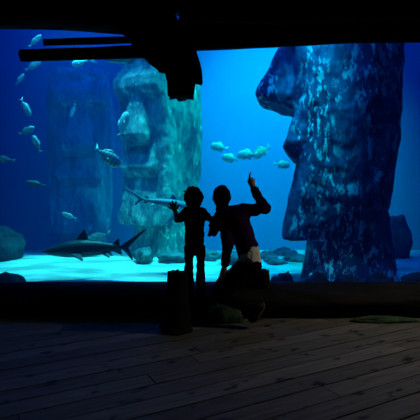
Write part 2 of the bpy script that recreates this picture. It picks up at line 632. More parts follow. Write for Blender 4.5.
def build_moai(name, mat, lat=1.0, nose_out=1.0, wide=1.0):
    """A stone head looking along its own +X, base at the origin; +Y is its left side."""
    S = 1 / 70.3
    zz = lambda py: (275 - py) * S
    xx = lambda px: (345 - px) * S
    h = 0.026
    fl = Field((-1.05, -1.0, -0.55), (1.35, 1.0, 4.7), h)
    X, Y, Z = fl.ax[0][:, None, None], fl.ax[1][None, :, None], fl.ax[2][None, None, :]
    z1 = fl.ax[2]
    def loft(front, back, half, r, zlo, zhi):
        """rounded rectangle in plan whose front, back and half width change with height"""
        fx, bx, hw = lerp_tab(z1, front)[None, None, :], lerp_tab(z1, back)[None, None, :], lerp_tab(z1, half)[None, None, :]
        cx, hx = (fx + bx) / 2, (fx - bx) / 2
        qx = np.abs(X - cx) - hx + r
        qy = np.abs(Y) - hw + r
        d = np.sqrt(np.maximum(qx, 0) ** 2 + np.maximum(qy, 0) ** 2) + np.minimum(np.maximum(qx, qy), 0) - r
        return np.maximum(d, np.maximum(zlo - Z, Z - zhi))
    def smin(a, b, k):
        t = np.clip(0.5 + 0.5 * (a - b) / k, 0, 1)
        return a * (1 - t) + b * t - k * t * (1 - t)
    def smax(a, b, k):
        return -smin(-a, -b, k)
    back = [(zz(275), xx(396)), (zz(247), xx(392)), (zz(205), xx(385)), (zz(140), xx(393)), (zz(48), xx(395)), (zz(-10), xx(394)), (zz(-34), xx(388))]
    front = [(zz(234), xx(292)), (zz(191), xx(296)), (zz(150), xx(300)), (zz(110), xx(299)), (zz(25), xx(291)), (zz(-20), xx(294)), (zz(-34), xx(302))]
    half = [(zz(234), 0.56 * lat), (zz(190), 0.62 * lat), (zz(100), 0.63 * lat), (zz(10), 0.60 * lat), (zz(-34), 0.54 * lat)]
    head = loft(front, back, half, 0.24, zz(240), zz(-32))
    # the jaw: the head stops along a line that climbs from the chin to below the ear
    jaw = ((xx(300) - X) * (zz(206) - zz(235)) / (xx(300) - xx(352)) + zz(235) - Z)
    jaw = jaw / 1.15
    head = smax(head, np.where(X > xx(352), jaw, zz(206) - Z), 0.03)
    neck = loft([(zz(290), xx(303)), (zz(250), xx(310)), (zz(225), xx(312))], [(zz(290), xx(398)), (zz(255), xx(393)), (zz(205), xx(385)), (zz(160), xx(390))], [(zz(290), 0.54 * lat), (zz(250), 0.46 * lat), (zz(200), 0.48 * lat)], 0.22, -0.5, zz(170))
    V = smin(head, neck, 0.03)
    # chin block
    chin = loft([(zz(236), xx(286)), (zz(229), xx(286)), (zz(195), xx(292)), (zz(165), xx(299))], [(zz(236), xx(330)), (zz(165), xx(330))], [(zz(236), 0.52), (zz(165), 0.40)], 0.07, zz(236), zz(160))
    V = smin(V, chin, 0.03)
    # lips, thin and pushed out, with a dark slit between them
    lip = loft([(zz(159), xx(296)), (zz(154), xx(292)), (zz(147), xx(286)), (zz(141), xx(288)), (zz(110), xx(298))], [(zz(159), xx(330)), (zz(110), xx(330))], [(zz(159), 0.38 * wide ** 0.7), (zz(140), 0.44 * wide ** 0.7), (zz(110), 0.36 * wide ** 0.7)], 0.035, zz(159), zz(108))
    V = smin(V, lip, 0.04)
    slit = loft([(zz(149), xx(270)), (zz(143), xx(270))], [(zz(149), xx(290)), (zz(143), xx(290))], [(zz(149), 0.24), (zz(143), 0.24)], 0.01, zz(148.5), zz(146.5))
    V = smax(V, -slit, 0.02)
    # brow ridge across the face and the long nose below it
    brow = loft([(zz(34), xx(288)), (zz(24), xx(280)), (zz(8), xx(281)), (zz(-4), xx(289))], [(zz(34), xx(330)), (zz(-4), xx(330))], [(zz(34), 0.56 * lat), (zz(-4), 0.56 * lat)], 0.12, zz(33), zz(-6))
    V = smin(V, brow, 0.08)
    for sy in (-1, 1):                       # eye hollows under the brow
        q = np.sqrt(((X - xx(287)) / 0.17) ** 2 + ((Y - sy * 0.34 * lat) / 0.22) ** 2 + ((Z - zz(52)) / 0.30) ** 2)
        V = smax(V, -(q - 1) * 0.17, 0.06)
    nf = [(zz(110), xx(292)), (zz(99), xx(262)), (zz(95), xx(258)), (zz(70), xx(270)), (zz(48), xx(281)), (zz(30), xx(288)), (zz(10), xx(288))]
    nf = [(a, xx(290) + (b - xx(290)) * nose_out) for a, b in nf]
    nose = loft(nf, [(zz(110), xx(330)), (zz(10), xx(330))], [(zz(110), 0.30 * wide), (zz(96), 0.33 * wide), (zz(70), 0.25 * wide), (zz(30), 0.18 * wide), (zz(10), 0.17 * wide)], 0.09, zz(110), zz(8))
    V = smin(V, nose, 0.07)
    for sy in (-1, 1):                       # long flat ears on the sides
        ex, ez = X - xx(359), Z - zz(80)
        q = (np.sqrt((ex / 0.20) ** 2 + (ez / 1.15) ** 2 + ((Y - sy * 0.60 * lat) / 0.10) ** 2) - 1) * 0.10
        V = smin(V, q, 0.05)
    fl.V = V
    o = fl.obj(name, mat, rough=0.016, scale=5.0, seed=1.3, smooth_iter=1)
    return o

moai = build_moai('stone_head_statue', M_moai_near, wide=1.45)
moai.location = (1.90, 6.45, -0.08)
moai.rotation_euler = (0, 0, math.radians(169))
tag(moai, 'huge dark stone head in left-facing profile with pale flaking patches, largest of the three', 'statue', 'stone heads in the tank')
m2 = build_moai('stone_head_statue', M_moai_mid, nose_out=0.45)
m2.location = (-0.98, 9.3, 0.0)
m2.scale = (0.98, 1.0, 0.86)
m2.rotation_euler = (0, 0, math.radians(180 + 56))
tag(m2, 'green lit algae-covered stone head standing on the sand behind the child', 'statue', 'stone heads in the tank')
m3 = m2.copy()
m3.data = m2.data.copy()
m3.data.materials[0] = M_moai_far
col.objects.link(m3)
m3.location = (-3.35, 11.8, -0.52)
m3.scale = (1.15, 1.25, 1.06)
m3.rotation_euler = (0, 0, math.radians(270 + 12))
tag(m3, 'faint blue stone head in deep shade beyond the swimming dark shark', 'statue', 'stone heads in the tank')

# ------------------------------------------------------------------ driftwood logs and the stump
def catmull(pts, n):
    out = []
    p = [pts[0] * 2 - pts[1]] + list(pts) + [pts[-1] * 2 - pts[-2]]
    segs = len(pts) - 1
    for i in range(n + 1):
        t = i / n * segs
        s = min(int(t), segs - 1)
        u = t - s
        a, b, c, d = p[s], p[s + 1], p[s + 2], p[s + 3]
        out.append(0.5 * ((2 * b) + (c - a) * u + (2 * a - 5 * b + 4 * c - d) * u * u + (3 * b - a - 3 * c + d) * u ** 3))
    return out

def log_mesh(name, pts, radii, mat, parent=None, seed=0.0, n=90, m=36, lump=0.12, groove=0.10, flat=(1, 1), floor=None):
    pts = [Vector(p) for p in pts]
    path = catmull(pts, n)
    org = Vector(parent.location) if parent is not None else Vector((0, 0, 0))
    v, f = [], []
    for i, c in enumerate(path):
        d = (path[min(i + 1, n)] - path[max(i - 1, 0)]).normalized()
        up = Vector((0, 0, 1)) if abs(d.z) < 0.8 else Vector((0, 1, 0))
        a = d.cross(up).normalized()
        b = a.cross(d).normalized()
        r = float(np.interp(i / n * (len(pts) - 1), range(len(pts)), radii))
        L = i / n * (pts[-1] - pts[0]).length
        for k in range(m):
            th = 2 * math.pi * k / m
            ca, sa = math.cos(th), math.sin(th)
            g = noise.fractal(Vector((ca * 1.1 + seed, sa * 1.1, L * 0.7)), 0.9, 2.0, 3) * lump
            g += noise.noise(Vector((ca * 5 + seed, sa * 5, L * 0.9 + seed))) * groove
            q = c + (a * ca * flat[0] + b * sa * flat[1]) * r * (1 + g)
            if floor is not None:
                q.z = max(q.z, floor)
            v.append(q - org)
    for i in range(n):
        for k in range(m):
            f.append((i * m + k, i * m + (k + 1) % m, (i + 1) * m + (k + 1) % m, (i + 1) * m + k))
    for ring, rev in ((0, False), (n, True)):
        c = len(v)
        ax = (path[1] - path[0] if ring == 0 else path[n] - path[n - 1]).normalized() * (-1 if ring == 0 else 1)
        if floor is None:                       # a broken, ragged end
            for k in range(m):
                v[ring * m + k] = v[ring * m + k] + ax * (radii[0 if ring == 0 else -1] * 0.35 * noise.noise(Vector((math.cos(2 * math.pi * k / m) * 2.2, math.sin(2 * math.pi * k / m) * 2.2, seed + ring))))
        v.append(path[ring] - org)
        for k in range(m):
            t = (c, ring * m + (k + 1) % m, ring * m + k)
            f.append(t[::-1] if rev else t)
    return mesh_obj(name, v, f, mat, parent)

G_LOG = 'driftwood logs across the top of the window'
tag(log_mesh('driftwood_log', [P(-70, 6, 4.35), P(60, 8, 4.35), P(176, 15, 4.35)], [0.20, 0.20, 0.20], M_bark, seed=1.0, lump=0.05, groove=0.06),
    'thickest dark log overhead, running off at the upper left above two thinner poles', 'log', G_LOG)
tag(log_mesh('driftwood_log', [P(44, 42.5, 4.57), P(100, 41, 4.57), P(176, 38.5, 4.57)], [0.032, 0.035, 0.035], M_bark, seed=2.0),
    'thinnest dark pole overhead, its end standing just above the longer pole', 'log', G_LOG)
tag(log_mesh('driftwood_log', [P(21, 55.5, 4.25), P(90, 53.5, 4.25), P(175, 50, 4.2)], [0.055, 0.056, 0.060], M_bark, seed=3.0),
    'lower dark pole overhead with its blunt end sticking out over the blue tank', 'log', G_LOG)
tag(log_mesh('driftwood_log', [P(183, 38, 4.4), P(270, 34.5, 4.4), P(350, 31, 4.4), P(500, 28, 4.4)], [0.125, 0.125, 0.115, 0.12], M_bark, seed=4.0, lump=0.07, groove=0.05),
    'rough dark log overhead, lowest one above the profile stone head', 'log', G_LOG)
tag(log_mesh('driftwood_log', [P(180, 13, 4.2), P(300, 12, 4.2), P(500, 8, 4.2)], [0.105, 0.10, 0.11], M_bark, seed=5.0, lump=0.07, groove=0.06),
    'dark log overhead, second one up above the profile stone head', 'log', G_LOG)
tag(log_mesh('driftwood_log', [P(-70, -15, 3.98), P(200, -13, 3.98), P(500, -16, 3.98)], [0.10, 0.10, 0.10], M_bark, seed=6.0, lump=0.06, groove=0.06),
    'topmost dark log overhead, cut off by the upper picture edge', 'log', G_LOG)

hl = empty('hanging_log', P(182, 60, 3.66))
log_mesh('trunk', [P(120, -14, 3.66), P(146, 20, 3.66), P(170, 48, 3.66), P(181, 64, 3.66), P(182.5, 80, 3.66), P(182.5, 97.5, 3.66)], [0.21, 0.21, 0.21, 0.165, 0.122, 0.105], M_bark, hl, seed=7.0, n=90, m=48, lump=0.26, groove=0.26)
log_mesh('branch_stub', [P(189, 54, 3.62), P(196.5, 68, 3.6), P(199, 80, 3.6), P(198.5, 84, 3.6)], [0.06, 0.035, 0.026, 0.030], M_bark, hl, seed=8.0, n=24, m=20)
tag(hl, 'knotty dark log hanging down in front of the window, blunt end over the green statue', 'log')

curb = log_mesh('driftwood_log', [Vector((-5.2, 4.30, 0.10)), Vector((-2, 4.31, 0.10)), Vector((0, 4.30, 0.105)), Vector((2, 4.32, 0.10)), Vector((5.2, 4.30, 0.10))], [0.16] * 5, M_bark, seed=9.0, n=260, m=40, lump=0.10, groove=0.06, flat=(1.75, 1.0), floor=0.004)
tag(curb, 'long dark log lying on the plank floor along the foot of the window', 'log')

def lump_rock(name, c, r, mat, label, cat, seed, rough=0.22, sub=4, group=None, zmin=None):
    bm = bmesh.new()
    bmesh.ops.create_icosphere(bm, subdivisions=sub, radius=1)
    for vv in bm.verts:
        p = vv.co.copy()
        g = 1 + noise.fractal(p * 1.4 + Vector((seed, seed * 2, -seed)), 0.9, 2.1, 4) * rough
        q = Vector((p.x * r[0] * g, p.y * r[1] * g, p.z * r[2] * g))
        if zmin is not None:
            q.z = max(q.z, zmin - c[2])
        vv.co = q
    for fc in bm.faces:
        fc.smooth = True
    me = bpy.data.meshes.new(name)
    bm.to_mesh(me)
    bm.free()
    me.materials.append(mat)
    o = link(bpy.data.objects.new(name, me))
    o.location = c
    return tag(o, label, cat, group)

# stump beside the child's legs
st = empty('tree_stump', (P(178, 325, 3.72).x, 3.72, 0))
log_mesh('trunk', [Vector((st.location.x - 0.01, 3.72, 0.006)), Vector((st.location.x, 3.72, 0.06)), Vector((st.location.x - 0.005, 3.72, 0.26)), Vector((st.location.x, 3.72, 0.495))], [0.15, 0.115, 0.088, 0.080], M_bark, st, seed=11.0, n=40, lump=0.12, groove=0.10)
tag(st, 'low dark tree stump standing on the floor left of the child', 'stump')

lump_rock('lit_patch_stone', (P(224, 318, 3.98).x, 3.95, 0.04), (0.165, 0.06, 0.14), M_lit_patch, 'green stone standing in for a lit patch of the ledge base, under the kneeling adult', 'stone', 21.0, zmin=0.003)  # lit green patch of the ledge base, put in as a low stone
lump_rock('lit_patch_stone', (P(382, 325, 3.98).x, 3.95, 0.01), (0.30, 0.05, 0.045), M_lit_patch, 'long low green stone standing in for a lit strip of the ledge base near the right edge', 'stone', 25.0, zmin=0.003)  # lit strip further along the base, shaped as a stone too

# ------------------------------------------------------------------ rocks in the tank
lump_rock('boulder', (P(5, 250, 8.3).x, 8.3, 0.05), (0.34, 0.40, 0.40), M_dark_rock, 'rounded blue boulder on the sand at the left edge, behind the black rock', 'rock', 31.0)
lump_rock('boulder', (P(2, 283, 5.3).x, 5.3, -0.06), (0.30, 0.25, 0.24), M_dark_rock, 'black rock close behind the glass in the lower left corner', 'rock', 33.0)
lump_rock('boulder', (P(396, 240, 8.6).x, 8.6, 0.18), (0.26, 0.3, 0.52), M_rock, 'tall rounded dim boulder just right of the profile stone head', 'rock', 35.0)
G_R = 'dark rocks at the foot of the profile stone head'
for i, (px, py, Y, rx, rz, s, lab) in enumerate([
        (283, 288.5, 5.3, 0.26, 0.17, 41, 'low dark blue rock at the foot of the profile head, nearest the kneeling adult'),
        (316, 291, 5.3, 0.30, 0.17, 43, 'dark jagged rock in front of the profile stone head, below its neck'),
        (349, 290, 5.25, 0.28, 0.16, 45, 'dark jagged rock in front of the profile head, middle of the low ridge'),
        (380, 290, 5.45, 0.28, 0.20, 47, 'dark rock at the back corner of the profile stone head'),
        (414, 289, 5.2, 0.30, 0.16, 49, 'dark rock right of the profile stone head, at the right picture edge')]):
    p = P(px, py, Y)
    lump_rock('boulder', p, (rx * 0.62, 0.14, rz), M_dark_rock, lab, 'rock', float(s), rough=0.5, group=G_R)
G_B = 'rubble on the sand behind the kneeling adult'
for i, (px, py, Y, rx, rz, s, lab) in enumerate([
        (266, 258, 8.6, 0.22, 0.13, 51, 'grey blue rubble stone on the sand, first one right of the purple sweater'),
        (285, 255, 9.1, 0.26, 0.13, 53, 'flat grey blue rubble stone between the kneeling adult and the profile head'),
        (296, 260, 8.2, 0.22, 0.10, 55, 'small tilted rubble stone just left of the profile head neck'),
        (276, 262, 8.0, 0.20, 0.06, 57, 'flattest rubble stone lying nearest on the bright sand')]):
    lump_rock('rubble_stone', P(px, py, Y), (rx, 0.25, rz), M_rock, lab, 'rock', float(s), rough=0.4, group=G_B)
for i, (px, py, Y, rx, rz, s, lab) in enumerate([
        (144, 256, 8.0, 0.16, 0.16, 61, 'pale blue stone at the foot of the green statue, beside the shark tail'),
        (172, 258, 8.1, 0.26, 0.12, 63, 'low stone at the foot of the green statue, left of the child legs'),
        (209, 256, 8.4, 0.20, 0.12, 65, 'low stone on the sand seen between child and kneeling adult'),
        (234, 258, 7.9, 0.26, 0.11, 67, 'low stone behind the kneeling adult and right of the green statue')]):
    lump_rock('rubble_stone', P(px, py, Y), (rx, 0.25, rz), M_rock, lab, 'rock', float(s), rough=0.4, group='stones at the foot of the green statue')

# ------------------------------------------------------------------ fish and sharks
def fish_mesh(name, mat, deep=0.40, fork=0.16):
    """Unit-length fish looking along +X, back towards +Z."""
    n, m = 26, 18
    v, f = [], []
    xs = [0.5 - 0.8 * (i / n) for i in range(n + 1)]
    for i, x in enumerate(xs):
        t = i / n
        pr = math.sin(math.pi * min(1, t * 0.98 + 0.02) ** 0.72) ** 0.75 if t < 1 else 0
        hz = max(0.008, deep * 0.5 * pr * (1 - 0.12 * t)) + 0.022 * t
        hy = max(0.006, deep * 0.20 * pr) + 0.006
        for k in range(m):
            a = 2 * math.pi * k / m
            v.append((x, hy * math.cos(a), hz * math.sin(a)))
    for i in range(n):
        for k in range(m):
            f.append((i * m + k, (i + 1) * m + k, (i + 1) * m + (k + 1) % m, i * m + (k + 1) % m))
    c = len(v)
    v += [(0.505, 0, 0), (-0.305, 0, 0)]
    for k in range(m):
        f.append((c, k, (k + 1) % m))
        f.append((c + 1, n * m + (k + 1) % m, n * m + k))
    def fin(outline, th=0.008, y=0.0):
        b = len(v)
        q = len(outline)
        for sgn in (1, -1):
            for (x, z) in outline:
                v.append((x, y + sgn * th, z))
        f.append(tuple(b + i for i in range(q)))
        f.append(tuple(b + q + i for i in reversed(range(q))))
        for i in range(q):
            j = (i + 1) % q
            f.append((b + i, b + q + i, b + q + j, b + j))
    fin([(-0.26, 0.0), (-0.34, 0.04), (-0.50, fork), (-0.42, 0.0), (-0.50, -fork), (-0.34, -0.04)])
    d = deep * 0.5
    fin([(0.20, d * 0.80), (0.12, d * 1.22), (0.0, d * 1.24), (-0.18, d * 0.75), (-0.22, d * 0.42), (0.0, d * 0.75)])
    fin([(0.02, -d * 0.8), (-0.06, -d * 1.20), (-0.18, -d * 0.72), (-0.22, -d * 0.40)])
    fin([(0.18, -0.02), (0.04, -0.11), (0.06, -0.01)], 0.006, deep * 0.20)
    fin([(0.18, -0.02), (0.04, -0.11), (0.06, -0.01)], 0.006, -deep * 0.20)
    return mesh_obj(name, v, f, mat)

def place(o, head, tail, Y, yaw=0.0, zup=1):
    """Lay an animal between its head and tail points, its flank towards the room; yaw turns the head away."""
    h, t = P(head[0], head[1], Y), P(tail[0], tail[1], Y)
    d = h - t
    L = d.length
    dx = d.normalized()
    dx = (dx + Vector((0, math.tan(math.radians(yaw)), 0))).normalized()
    lat = Vector((0, 1, 0))
    up = dx.cross(lat)
    if up.z * zup < 0:
        up = -up
    up.normalize()
    lat = up.cross(dx).normalized()
    o.matrix_world = Matrix.Translation((h + t) / 2) @ Matrix((dx, lat, up)).transposed().to_4x4() @ Matrix.Scale(L / math.cos(math.radians(yaw)) ** 0, 4)
    return o

protos = {'deep': fish_mesh('fish', M_fish, 0.48), 'oval': fish_mesh('fish', M_fish, 0.34), 'slim': fish_mesh('fish', M_fish, 0.27, 0.12),
          'striped': fish_mesh('fish', M_fish_striped, 0.42), 'dark': fish_mesh('fish', M_fish_dark, 0.26, 0.10)}
fresh = set(protos)
FISH = [
    # kind, head px, tail px, depth, label, group
    ('oval', (30, 116), (20, 98), 6.8, 'oval silver fish diving head down, highest of the bright three at the left', 'bright fish at the left'),
    ('oval', (34, 127), (18.5, 135), 6.8, 'oval silver fish nosing up to the right, middle of the bright three at the left', 'bright fish at the left'),
    ('oval', (32.5, 135.5), (40.5, 153), 6.8, 'oval silver fish nose up, lowest of the bright three at the left', 'bright fish at the left'),
    ('slim', (41, 35), (28, 48), 7.2, 'slim dim fish slanting upward just above the blunt ended pole', 'dim slim fish at the upper left'),
    ('slim', (41, 61), (24, 71), 7.2, 'slim dim fish slanting upward just under the blunt ended pole', 'dim slim fish at the upper left'),
    ('slim', (24, 74), (15.5, 85), 7.4, 'slim dim fish tipped steeply, lowest of the dim ones at the upper left', 'dim slim fish at the upper left'),
    ('slim', (70.5, 117), (75.5, 103), 9.0, 'small slim fish hanging head down before the faint far statue', None),
    ('oval', (127, 112), (119, 138), 7.4, 'silver fish nose up along the left side of the green statue', None),
    ('striped', (120, 165.5), (94, 147), 6.4, 'banded fish heading down, between the faint statue and the green statue', None),
    ('slim', (62, 213), (77, 219), 7.0, 'small pale fish swimming left above the dark shark', None),
    ('deep', (210.5, 146), (228.5, 149), 8.0, 'pale oval fish in the small shoal, first from the left', 'shoal over the kneeling adult'),
    ('deep', (222, 157), (239, 160), 8.0, 'pale oval fish in the small shoal, lowest one', 'shoal over the kneeling adult'),
    ('deep', (237.5, 155.5), (258, 154), 8.0, 'pale oval fish in the small shoal, third from the left', 'shoal over the kneeling adult'),
    ('deep', (253, 157), (270, 146), 9.3, 'pale oval fish in the small shoal with its tail tipped up', 'shoal over the kneeling adult'),
    ('deep', (289.5, 165.5), (273.5, 164), 8.0, 'pale oval fish apart from the shoal, close to the dark profile lips', 'shoal over the kneeling adult'),
    ('dark', (26, 182), (46, 186), 7.0, 'small dark fish swimming left in the blue shade, level with the green statue mouth', None),
    ('dark', (-8, 158), (16, 161), 7.5, 'dark dim fish at the left picture edge', None),
    ('slim', (104, 57), (148, 58), 6.6, 'long pale fish belly showing right under the lower pole', None),
    ('slim', (88, 59), (97, 63), 7.0, 'tiny bright fish right under the lower pole', None),
    ('striped', (72, 65), (88, 60), 7.2, 'dull banded fish partly hidden under the lower pole', None),
    ('dark', (82, 243), (112, 232), 8.4, 'pale bluish fish behind the back of the dark shark', None),
]
for kind, hd, tl, Y, lab, grp in FISH:
    src = protos[kind]
    if kind in fresh:
        o = src
        fresh.discard(kind)
    else:
        o = src.copy()
        col.objects.link(o)
    place(o, hd, tl, Y)
    tag(o, lab, 'fish', grp)

def shark_mesh(name, mat):
    """Unit-length shark looking along +X: one closed body with its fins."""
    fl = Field((-0.56, -0.25, -0.24), (0.56, 0.25, 0.30), 0.0065)
    prof = [(0.5, 0.010, 0.012), (0.45, 0.030, 0.040), (0.38, 0.052, 0.060), (0.26, 0.078, 0.074), (0.10, 0.090, 0.074), (-0.05, 0.074, 0.056), (-0.17, 0.045, 0.034), (-0.27, 0.024, 0.018), (-0.33, 0.018, 0.012)]
    X, Y, Z = fl.ax[0][:, None, None], fl.ax[1][None, :, None], fl.ax[2][None, None, :]
    xs = [p[0] for p in prof][::-1]
    hz = np.interp(fl.ax[0], xs, [p[1] for p in prof][::-1])[:, None, None]
    hy = np.interp(fl.ax[0], xs, [p[2] for p in prof][::-1])[:, None, None]
    q = np.sqrt((Y / hy) ** 2 + ((Z + 0.02 * np.clip((X - 0.2) / 0.3, 0, 1)) / hz) ** 2)
    d = (q - 1) * np.minimum(hz, hy)
    d = np.maximum(d, np.maximum(X - 0.505, -0.335 - X))
    fl.V = d
    def fin(poly, base_y=0.0, th=0.012, tilt=None):
        """a thin tapering blade: capsules fanned along the outline's leading and trailing edges"""
        (a, b, c) = poly
        for s in np.linspace(0, 1, 9):
            r0 = np.array(a) * (1 - s) + np.array(b) * s
            tip = np.array(c) * (1 - 0.12 * s) + (np.array(a) * (1 - s) + np.array(b) * s) * (0.12 * s)
            fl.cap(r0, tip, th, 0.006, k=0.008)
    fin([(0.19, 0, 0.055), (0.04, 0, 0.06), (0.075, 0, 0.19)])
    fin([(-0.20, 0, 0.035), (-0.26, 0, 0.022), (-0.255, 0, 0.085)], th=0.009)
    fin([(-0.21, 0, -0.035), (-0.27, 0, -0.025), (-0.275, 0, -0.07)], th=0.009)
    for s in (-1, 1):
        fin([(0.22, s * 0.055, -0.04), (0.12, s * 0.055, -0.045), (0.05, s * 0.20, -0.085)])
        fin([(-0.10, s * 0.03, -0.05), (-0.16, s * 0.025, -0.045), (-0.17, s * 0.07, -0.085)], th=0.009)
    fin([(-0.28, 0, 0.012), (-0.34, 0, -0.006), (-0.53, 0, 0.17)], th=0.011)
    fin([(-0.29, 0, -0.004), (-0.34, 0, 0.0), (-0.385, 0, -0.125)], th=0.010)
    return fl.obj(name, mat)

s1 = shark_mesh('shark', M_shark)
place(s1, (42.5, 250), (143.5, 246.5), 6.4)
tag(s1, 'dark shark with pale belly swimming left just above the bright sand', 'shark')
s2 = s1.copy()
s2.data = s1.data.copy()
s2.data.materials[0] = M_shark_pale
col.objects.link(s2)
place(s2, (204, 209), (127, 197), 7.0)
s2.matrix_world = s2.matrix_world @ Matrix.Diagonal((1.0, 0.8, 0.68, 1.0))
tag(s2, 'bluish shark before the green statue, its head hidden behind the child', 'shark')

# ------------------------------------------------------------------ people
PX = 1 / 115.0
def Q(px, py, Y):
    p = P(px, py, Y)
    return (p.x, p.y, p.z)

def cut2d(fl, p0, p1, Y, keep_above=True):
    """Cut along the line through two points of the picture plane, straight back in depth."""
    a, b = P(p0[0], p0[1], Y), P(p1[0], p1[1], Y)
    d = b - a
    n = Vector((-d.z, 0, d.x))
    if (n.z < 0) == keep_above:
        pass
    n = n if (n.z < 0) == keep_above else -n
    fl.plane(a, n)

# ---- child ----
CY = 3.92
ch = empty('person', (P(194.5, 325, CY).x, CY, 0))
LO, HI = (-0.40, 3.55, -0.01), (0.06, 4.2, 1.24)
def child_body():
    f = Field(LO, HI, 0.005)
    f.ell(Q(194.2, 197.5, CY), (0.066, 0.080, 0.088), 0.02)              # skull
    f.ell(Q(194.2, 201.5, CY + 0.03), (0.050, 0.055, 0.056), 0.03)       # jaw, facing the tank
    f.cap(Q(194.2, 201, CY + 0.08), Q(194.2, 202, CY + 0.095), 0.011, 0.009, 0.012)  # nose
    f.ell(Q(191.5, 199.3, CY + 0.088), (0.013, 0.012, 0.008), 0.008, sub=True)
    f.ell(Q(196.9, 199.3, CY + 0.088), (0.013, 0.012, 0.008), 0.008, sub=True)
    f.ell(Q(194.2, 205.0, CY + 0.088), (0.020, 0.010, 0.005), 0.006, sub=True)
    for sx in (-1, 1):
        f.ell(Q(194.2 + sx * 7.6, 199.5, CY), (0.010, 0.018, 0.026), 0.01)
    f.cap(Q(194.2, 204, CY), Q(194.4, 211, CY - 0.005), 0.034, 0.040, 0.02)
    f.cap(Q(188.5, 212.5, CY), Q(200.8, 212.5, CY), 0.042, 0.042, 0.03)
    f.cap(Q(194.5, 216, CY), Q(194.5, 243, CY), 0.062, 0.054, 0.03, sq=(1, 1.15, 1))
    f.cap(Q(192, 245, CY), Q(197, 245, CY), 0.044, 0.044, 0.02)
    for x0, x1, dy in ((189.3, 188.9, 0.0), (200.2, 200.6, 0.015)):
        f.cap(Q(x0, 250, CY), Q(x1, 288, CY + dy), 0.030, 0.028, 0.005)
        f.cap(Q(x1, 288, CY + dy), Q(x1, 320, CY + dy - 0.02), 0.028, 0.022, 0.005)
        p = P(x1, 321, CY + dy - 0.02)
        f.cap((p.x, p.y - 0.02, 0.03), (p.x, p.y + 0.11, 0.022), 0.026, 0.020, 0.015)
    # raised arm with an open hand
    f.cap(Q(187.5, 212.5, CY), Q(177.3, 219.6, CY - 0.02), 0.034, 0.028, 0.02)
    f.cap(Q(177.3, 219.6, CY - 0.02), Q(175.6, 212, CY + 0.04), 0.027, 0.019, 0.015)
    hy = CY + 0.05
    f.cap(Q(175.4, 211.5, hy), Q(174.0, 208.3, hy + 0.008), 0.018, 0.023, 0.012, sq=(1, 1.5, 1))
    for (bx, by, mx, my, tx, ty) in ((172.4, 209.2, 170.4, 208.2, 168.6, 207.0), (172.6, 207.4, 171.0, 205.0, 169.6, 202.8), (173.8, 206.5, 173.0, 204.0, 172.4, 201.3), (175.2, 206.6, 175.6, 204.2, 176.1, 201.8)):
        f.cap(Q(bx, by, hy + 0.01), Q(mx, my, hy + 0.016), 0.0105, 0.0102, 0.002)
        f.cap(Q(mx, my, hy + 0.016), Q(tx, ty, hy + 0.008), 0.0102, 0.0095, 0.002)
    f.cap(Q(175.4, 209.5, hy), Q(177.5, 207.8, hy - 0.005), 0.0108, 0.0102, 0.003)
    f.cap(Q(177.5, 207.8, hy - 0.005), Q(178.8, 205.6, hy), 0.0102, 0.0095, 0.003)
    # other arm reaching down towards the adult
    f.cap(Q(201.8, 212.5, CY), Q(208.3, 217.5, CY - 0.03), 0.034, 0.028, 0.02)
    f.cap(Q(208.3, 217.5, CY - 0.03), Q(212.6, 222.5, CY - 0.08), 0.026, 0.018, 0.015)
    f.cap(Q(212.6, 222.5, CY - 0.08), Q(213.6, 225.5, CY - 0.09), 0.018, 0.018, 0.012)
    for k in range(4):
        b0 = Vector(Q(213.0 + k * 0.7, 226.0 - k * 0.3, CY - 0.10 + k * 0.004))
        f.cap(b0, b0 + Vector((0.004, -0.012, -0.022)), 0.008, 0.0075, 0.004)
        f.cap(b0 + Vector((0.004, -0.012, -0.022)), b0 + Vector((0.004, 0.006, -0.036)), 0.0075, 0.0065, 0.004)
    f.cap(Q(212.4, 224, CY - 0.09), Q(211.4, 227, CY - 0.10), 0.009, 0.007, 0.004)
    return f.obj('body', M_skin, ch)
child_body()['label'] = 'bare face, neck, arms and open hands'

